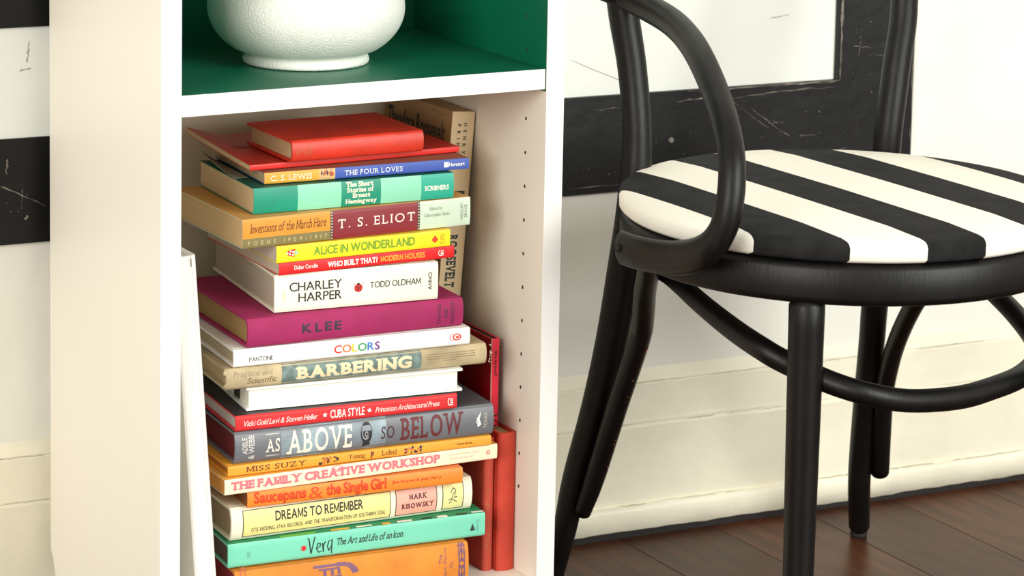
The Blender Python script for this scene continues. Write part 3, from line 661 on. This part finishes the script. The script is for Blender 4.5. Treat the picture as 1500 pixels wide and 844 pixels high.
b = book('book', 'worn orange hardback with purple spine ornament at the stack bottom', GS, 0.0840, 0.0291, 0.0741, -4.04, 0.2278, 0.0448, .178, (232, 140, 44), hard=True, px=(344, 686), pages=(150, 40, 40), bulge=.0034, rough=.7, wear=.12)
PUR = (122, 82, 110)
poly(b, [rc(0, .84, .72, .95), rc(.12, .72, .62, .8), rc(.22, .5, .3, .72), rc(.4, .5, .47, .72), rc(.56, .5, .63, .72), rc(.1, .38, .66, .48), rc(.18, .1, .26, .36), rc(.38, .1, .46, .36), rc(.58, .1, .66, .36), rc(.05, 0, .75, .08)]+stroke([(.55, .9), (.78, .88), (.92, .74), (.99, .5)], .16), 456, 518, .44, .95, PUR, 'purple_ornament')
poly(b, ringp(.3, .8, .28, .1, 10)+ringp(.7, .8, .28, .1, 10)+ringp(.5, .5, .45, .1, 12)+ringp(.3, .2, .28, .1, 10)+ringp(.7, .2, .28, .1, 10)+stroke([(0, 0), (0, 1)], .1)+stroke([(1, 0), (1, 1)], .1), 670, 681, .2, .96, PUR, 'purple_ornament')
poly(b, ringp(.5, .8, .45, .1, 10)+ringp(.5, .3, .45, .1, 10)+stroke([(0, 0), (0, 1)], .1), 350, 361, .2, .92, (190, 100, 70), 'purple_ornament')
text(b, 'The', 641, 646, .62, .82, PUR, serif=.5, rot=90, name='publisher_lettering'); text(b, 'John C. Winston', 648, 654, .3, .94, PUR, serif=.5, rot=90, name='publisher_lettering'); text(b, 'Co.', 657, 662, .52, .66, PUR, serif=.5, rot=90, name='publisher_lettering')
text(b, 'THE HOME', 395, 404, .1, .9, (206, 112, 60), serif=.4, rot=90, name='faded_lettering') if False else None

# ------------------------------------------------------------------ books standing upright along the right wall
GV = 'books standing upright by the right wall of the bookcase'
def upright(label, x, y, z, hgt, th, dep, spine, lean=0, turn=0, **k):
    """(x,y,z) bottom left corner of the spine; local x runs down the spine"""
    R = Matrix.Rotation(math.radians(turn), 4, 'Z') @ Matrix.Rotation(math.radians(lean), 4, 'Y') @ Matrix.Rotation(math.pi/2, 4, 'Y')
    return book('book', label, GV, x, y, z, 0, hgt, th, dep, spine, rot=R.to_euler(), x_off=-hgt, px=(0, 1), **k)
b = upright('red clothbound book standing against the bookcase wall, rightmost of all books', .3580, .041, ZB+.0003, .1340, .0190, .125, (204, 66, 46), pages=(200, 168, 118), rough=.75, wear=.1, bulge=.0015)
b = upright('faded red book with worn gilt spine standing left of the rightmost red book', .3462, .048, ZB+.0003, .1290, .0112, .125, (204, 74, 56), pages=(180, 140, 100), rough=.7, wear=.12, bulge=.002)
rnd = random.Random(21)
P = [rc(x, y, x+rnd.uniform(.004, .02), y+rnd.uniform(.03, .09)) for x, y in [(rnd.random()*.98, rnd.random()*.9) for _ in range(130)]]
poly(b, P, .02, .98, .1, .9, (190, 120, 70), 'worn_gilt_ornament')
b = upright('slim crimson hardback with small dark lettering standing above the red clothbound books', .3600, .062, ZB+.1346, .0855, .0090, .125, (232, 40, 66), pages=(30, 24, 22), rough=.35, bulge=.0002, t=.0012, inset=.0008, cover=(150, 16, 24))
text(b, 'Kristof', .14, .42, .34, .68, (60, 14, 24), bold=.02, serif=.3, name='author_lettering'); text(b, 'LO', .86, .995, .24, .8, (50, 14, 24), bold=.03, serif=.3)
patch(b, .0, 1, .0, .06, (226, 190, 170), 'pale_worn_edge')
b = upright('tall tan paperback with dark green lettering leaning on the bookcase wall', .3365, .130, .3030, .1980, .0250, .131, (240, 218, 176), lean=4.2, turn=2, hard=False, pages=(200, 176, 130), bulge=.0003, cover=(176, 144, 100))
DG = (42, 66, 66)
text(b, 'HENRY F.', .055, .28, .52, .67, DG, bold=.03, serif=.3, track=.8, space=.5, name='author_lettering'); text(b, 'PRINGLE', .06, .27, .25, .40, DG, bold=.03, serif=.3, track=.8, name='author_lettering')
poly(b, [rc(.1, 0, .9, 1)], .385, .405, .12, .8, DG, 'small_print'); poly(b, [rc(.0, .0, .35, 1), rc(.6, .0, .9, 1)], .43, .455, .22, .72, DG, 'small_print'); text(b, 'LIFE', .475, .495, .2, .75, DG, bold=.02, name='small_print')
text(b, 'ROOSEVELT', .60, .86, .22, .66, DG, bold=.03, serif=.7, track=.1)
# front cover title (on the left cover face, reading away from the spine)
def cover_text(b, s, w0, w1, x0, x1, col, **k):
    V, F, CI = text2d(s, **k); xs = [v[0] for v in V]; ys = [v[1] for v in V]; bm = bmesh.new()
    vs = [bm.verts.new((x0+(x1-x0)*(Y-min(ys))/(max(ys)-min(ys)), w1+(w0-w1)*(X-min(xs))/(max(xs)-min(xs)), -.0003)) for X, Y in V]
    for f in F: bm.faces.new([vs[i] for i in f])
    return obj('cover_lettering', bm, ink(col), b.root)
cover_text(b, 'Theodore Roosevelt', .012, .125, -.165, -.185, DG, bold=.02, serif=.3, track=.08)
cover_text(b, 'Henry F.', .088, .125, -.197, -.199, (120, 96, 66)); cover_text(b, 'Pringle', .012, .04, -.192, -.194, (120, 96, 66))

# ------------------------------------------------------------------ tall white album leaning at the left
R = Matrix.Rotation(math.radians(-4.2), 4, 'Y') @ Matrix.Rotation(math.pi/2, 4, 'Y')
b = book('album', 'tall white hardback album leaning against the left side inside the bookcase', None, .0455, .020, ZB+.002, 0, .339, .0205, .21, (246, 245, 240), hard=True, rot=R.to_euler(), x_off=-.339, px=(0, 1), pages=(238, 236, 228), bulge=.0006, inset=.003, t=.003, cover=(240, 240, 234), rough=.4)

patch(b, 0, 1, .78, .80, (206, 202, 190), 'hinge_line')
bm = bmesh.new(); L2 = [bm.verts.new(b.df(-.333+.0045*math.sin(a), -.0009, .0152+.0007*math.cos(a))) for a in [k*math.pi/6 for k in range(12)]]; bm.faces.new(L2); obj('spine_notch', bm, ink((150, 140, 125)), b.root)

# ------------------------------------------------------------------ bentwood chair
ch = thing('bentwood_armchair', 'black bentwood armchair with round black-and-white striped seat', 'chair', (.622, -.08, 0))
def part(name, bm, m=M_wood, smooth=True): return obj(name, bm, m, ch, smooth)
CX, CY, RR = .630, -.118, .207
# seat ring
part('seat_frame', lathe(CX, CY, [(RR-.035, .392), (RR-.006, .3895), (RR-.001, .392), (RR, .397), (RR, .420), (RR-.003, .4255), (RR-.008, .427), (RR-.035, .427), (RR-.035, .392)], 96, cap=False))
# cushion with printed stripes
cp = [(0.0005, .4272), (RR-.008, .4272), (RR-.002, .4285), (RR+.0012, .4315), (RR+.0015, .4415), (RR+.0002, .4448), (RR-.0025, .4468), (RR-.009, .4482), (RR-.05, .4505), (0.0005, .4515)]
M_str = bpy.data.materials.new('striped_black_and_white_fabric'); M_str.use_nodes = True; nt = M_str.node_tree; pb = nt.nodes['Principled BSDF']; pb.inputs['Roughness'].default_value = .85; pb.inputs['Specular IOR Level'].default_value = .25
tc = nt.nodes.new('ShaderNodeTexCoord'); mp = nt.nodes.new('ShaderNodeMapping'); nt.links.new(tc.outputs['Object'], mp.inputs[0]); mp.inputs['Rotation'].default_value = (0, 0, math.radians(-2.2))
sx = nt.nodes.new('ShaderNodeSeparateXYZ'); nt.links.new(mp.outputs[0], sx.inputs[0])
def mth(op, a, b=None):
    n = nt.nodes.new('ShaderNodeMath'); n.operation = op
    for i, q in enumerate((a, b)):
        if q is None: continue
        if isinstance(q, (int, float)): n.inputs[i].default_value = q
        else: nt.links.new(q, n.inputs[i])
    return n.outputs[0]
PER = .1166
# local x across the stripes; white where fract < .5
fr_ = mth('FRACT', mth('ADD', mth('DIVIDE', sx.outputs[0], PER), 9.998)); isw = mth('LESS_THAN', fr_, .515)
nz = nt.nodes.new('ShaderNodeTexNoise'); nz.inputs['Scale'].default_value = 40; nz.inputs['Detail'].default_value = 6; nt.links.new(tc.outputs['Object'], nz.inputs['Vector'])
rk = nt.nodes.new('ShaderNodeValToRGB'); rk.color_ramp.elements[0].position = .35; rk.color_ramp.elements[1].position = .75; rk.color_ramp.elements[0].color = lin((16, 16, 17)); rk.color_ramp.elements[1].color = lin((36, 36, 37)); nt.links.new(nz.outputs['Fac'], rk.inputs[0])
mx = nt.nodes.new('ShaderNodeMix'); mx.data_type = 'RGBA'; nt.links.new(isw, mx.inputs[0]); nt.links.new(rk.outputs[0], mx.inputs[6]); mx.inputs[7].default_value = lin((244, 241, 228)); nt.links.new(mx.outputs[2], pb.inputs['Base Color'])
n3 = nt.nodes.new('ShaderNodeTexNoise'); n3.inputs['Scale'].default_value = 900; bp = nt.nodes.new('ShaderNodeBump'); bp.inputs['Strength'].default_value = .3; bp.inputs['Distance'].default_value = .0005; nt.links.new(tc.outputs['Object'], n3.inputs['Vector']); nt.links.new(n3.outputs['Fac'], bp.inputs['Height']); nt.links.new(bp.outputs[0], pb.inputs['Normal'])
cu = part('seat_cushion', lathe(CX, CY, cp, 128), M_str); cu['label'] = 'round cushion with broad black and white stripes'
# rear legs run up into the back posts and the curved back
top = [(.60, .20, .86), (.66, .215, .88), (.72, .19, .86)]
hoop_back = [(.4986, .1800, 0.0), (.5035, .1630, .06), (.5064, .1497, .1144), (.5140, .1271, .1897), (.5175, .1048, .2641), (.5161, .0827, .3376), (.5132, .0640, .4097), (.5162, .0650, .4756), (.5161, .0770, .5399), (.5106, .0899, .6045), (.508, .105, .70), (.53, .13, .80), (.60, .15, .86)]
part('rear_leg', tube(hoop_back, [.0112, .0122, .0132, .0148, .0162, .0170, .0160, .0142, .0142, .0150, .014, .013, .013], 6))
hoop_r = [(.8607, .1548, .012), (.8520, .1450, .045), (.8431, .1334, .0833), (.8331, .1149, .1472), (.8180, .0866, .2348), (.8114, .0752, .2740), (.7995, .0505, .3662), (.7930, .0392, .4509), (.8081, .0490, .5252), (.8249, .0623, .5914), (.832, .085, .70), (.80, .12, .80), (.72, .145, .86), (.60, .15, .86)]
part('rear_leg', tube(hoop_r, [.0112, .0118, .0122, .0130, .0135, .0137, .0142, .0142, .0142, .0138, .0135, .013, .013, .013], 6))
part('glide', lathe(.8620, .1570, [(.0005, 0), (.0085, 0), (.0095, .003), (.0085, .008), (.006, .014), (.0005, .014)], 20), M_gap)
part('leg_brace', tube([(.4400, -.085, .395), (.4520, -.065, .378), (.4706, -.030, .3487), (.4930, .008, .312), (.5026, .0300, .2838), (.5128, .0850, .2009), (.5144, .1260, .1189), (.5107, .1425, .0796)], [.0120]*6+[.0115, .0100], 6, flat=[(1, .85)]*8, round_end=False))
part('leg_brace', tube([(.794, -.075, .388), (.798, -.050, .345), (.8020, -.0050, .2983), (.8210, .0500, .2396), (.8360, .0850, .1853), (.8440, .0980, .1516), (.8620, .1235, .0799)], [.0114]*7, 6, flat=[(1, .85)]*7, round_end=False))
part('front_leg', tube([(.4960, -.256, .006), (.4955, -.256, .1522), (.4953, -.256, .30), (.4952, -.256, .3860)], [.0118, .0138, .0153, .0160], 4))
part('front_leg', tube([(.7660, -.275, .006), (.7600, -.272, .1522), (.7550, -.268, .30), (.7520, -.265, .3860)], [.0118, .0138, .0153, .0160], 4))
part('stretcher_hoop', tube([(.4720, -.020, .3860), (.4774, -.030, .3741), (.4812, -.060, .3680), (.4832, -.110, .3536), (.4841, -.160, .3425), (.4835, -.205, .3366), (.4950, -.225, .3280), (.5160, -.262, .3170), (.5411, -.285, .3089), (.5817, -.290, .2991), (.6378, -.285, .2934), (.6875, -.270, .2917), (.7462, -.245, .2923), (.7950, -.205, .299), (.8120, -.150, .318), (.8080, -.080, .350), (.8000, -.040, .386)],
    [.0085, .0085, .0088, .0096, .0103, .0105, .0105, .0103, .0102, .0104, .0106, .0104, .0104, .01, .01, .009, .0085], 5))
# armrests (left one in view, mirrored right one outside the frame)
arm = [(0.4658, 0.0780, 0.6256), (0.4809, 0.0740, 0.6201), (0.4990, 0.0660, 0.6124), (0.5044, 0.0300, 0.6053), (0.4990, -0.0200, 0.5992), (0.4863, -0.0700, 0.5908), (0.4694, -0.1200, 0.5783), (0.4554, -0.1650, 0.5577), (0.4433, -0.2000, 0.5373), (0.4335, -0.2250, 0.5127), (0.4266, -0.2350, 0.4824), (0.4212, -0.2320, 0.4536), (.4140, -.2150, .4325), (.4100, -.1750, .4183), (.4080, -.1250, .4115), (.4110, -.0850, .4085)]
rad = [.0120, .0125, .0130, .0132, .0130, .0128, .0125, .0123, .0121, .0120, .0122, .0126, .0130, .0128, .0130, .0132]
part('armrest', tube(arm, rad, 6, flat=[(1, 1)]*11+[(.95, 1.05), (.8, 1.15), (.62, 1.2), (.55, 1.2), (.5, 1.2)], ref=(1, 0, 0)))
v_ = Vector((.997, -.08, 0))
def mir(p):
    p = Vector(p); c = Vector((CX+.03, CY, 0)); d = (p-c).dot(v_); return tuple(p-2*d*v_)
def raised(p): return (p[0]+.012, p[1], p[2]+.040*min(1, max(0, (p[2]-.43)/.13)))
part('armrest', tube([raised(mir(p)) for p in arm], rad, 6, flat=[(1, 1)]*11+[(.95, 1.05), (.8, 1.15), (.62, 1.2), (.55, 1.2), (.5, 1.2)], ref=(1, 0, 0)))
bm = bmesh.new(); bmesh.ops.create_cone(bm, cap_ends=True, segments=16, radius1=.0040, radius2=.0030, depth=.003)
bmesh.ops.rotate(bm, verts=bm.verts, matrix=Matrix.Rotation(math.pi/2, 3, 'Y')); bmesh.ops.translate(bm, verts=bm.verts, vec=(.4035, -.0900, .4100)); part('screw', bm, M_gap)
rnd = random.Random(4); bm = bmesh.new()
for (x0, y0, z0, x1, y1, z1, r0, r1, n) in ((.5128, .0850, .2009, .5026, .030, .2838, .0113, .0113, 14), (.5140, .1260, .1189, .5128, .085, .2009, .0110, .0113, 6)):
    for k in range(n):
        t = rnd.random(); p = Vector((x0+(x1-x0)*t, y0+(y1-y0)*t, z0+(z1-z0)*t)); a = rnd.uniform(-1.7, -1.0); r = r0+(r1-r0)*t+.0001
        q = p+Vector((math.cos(a)*r, math.sin(a)*r, 0)); r2 = rnd.uniform(.0006, .0013)
        rr = bmesh.ops.create_icosphere(bm, subdivisions=1, radius=r2); bmesh.ops.translate(bm, verts=rr['verts'], vec=q)
tag(part('paint_chips', bm, M_chip, False), kind='stuff')
for o in bpy.data.objects:
    if 'world_origin' in o: del o['world_origin']
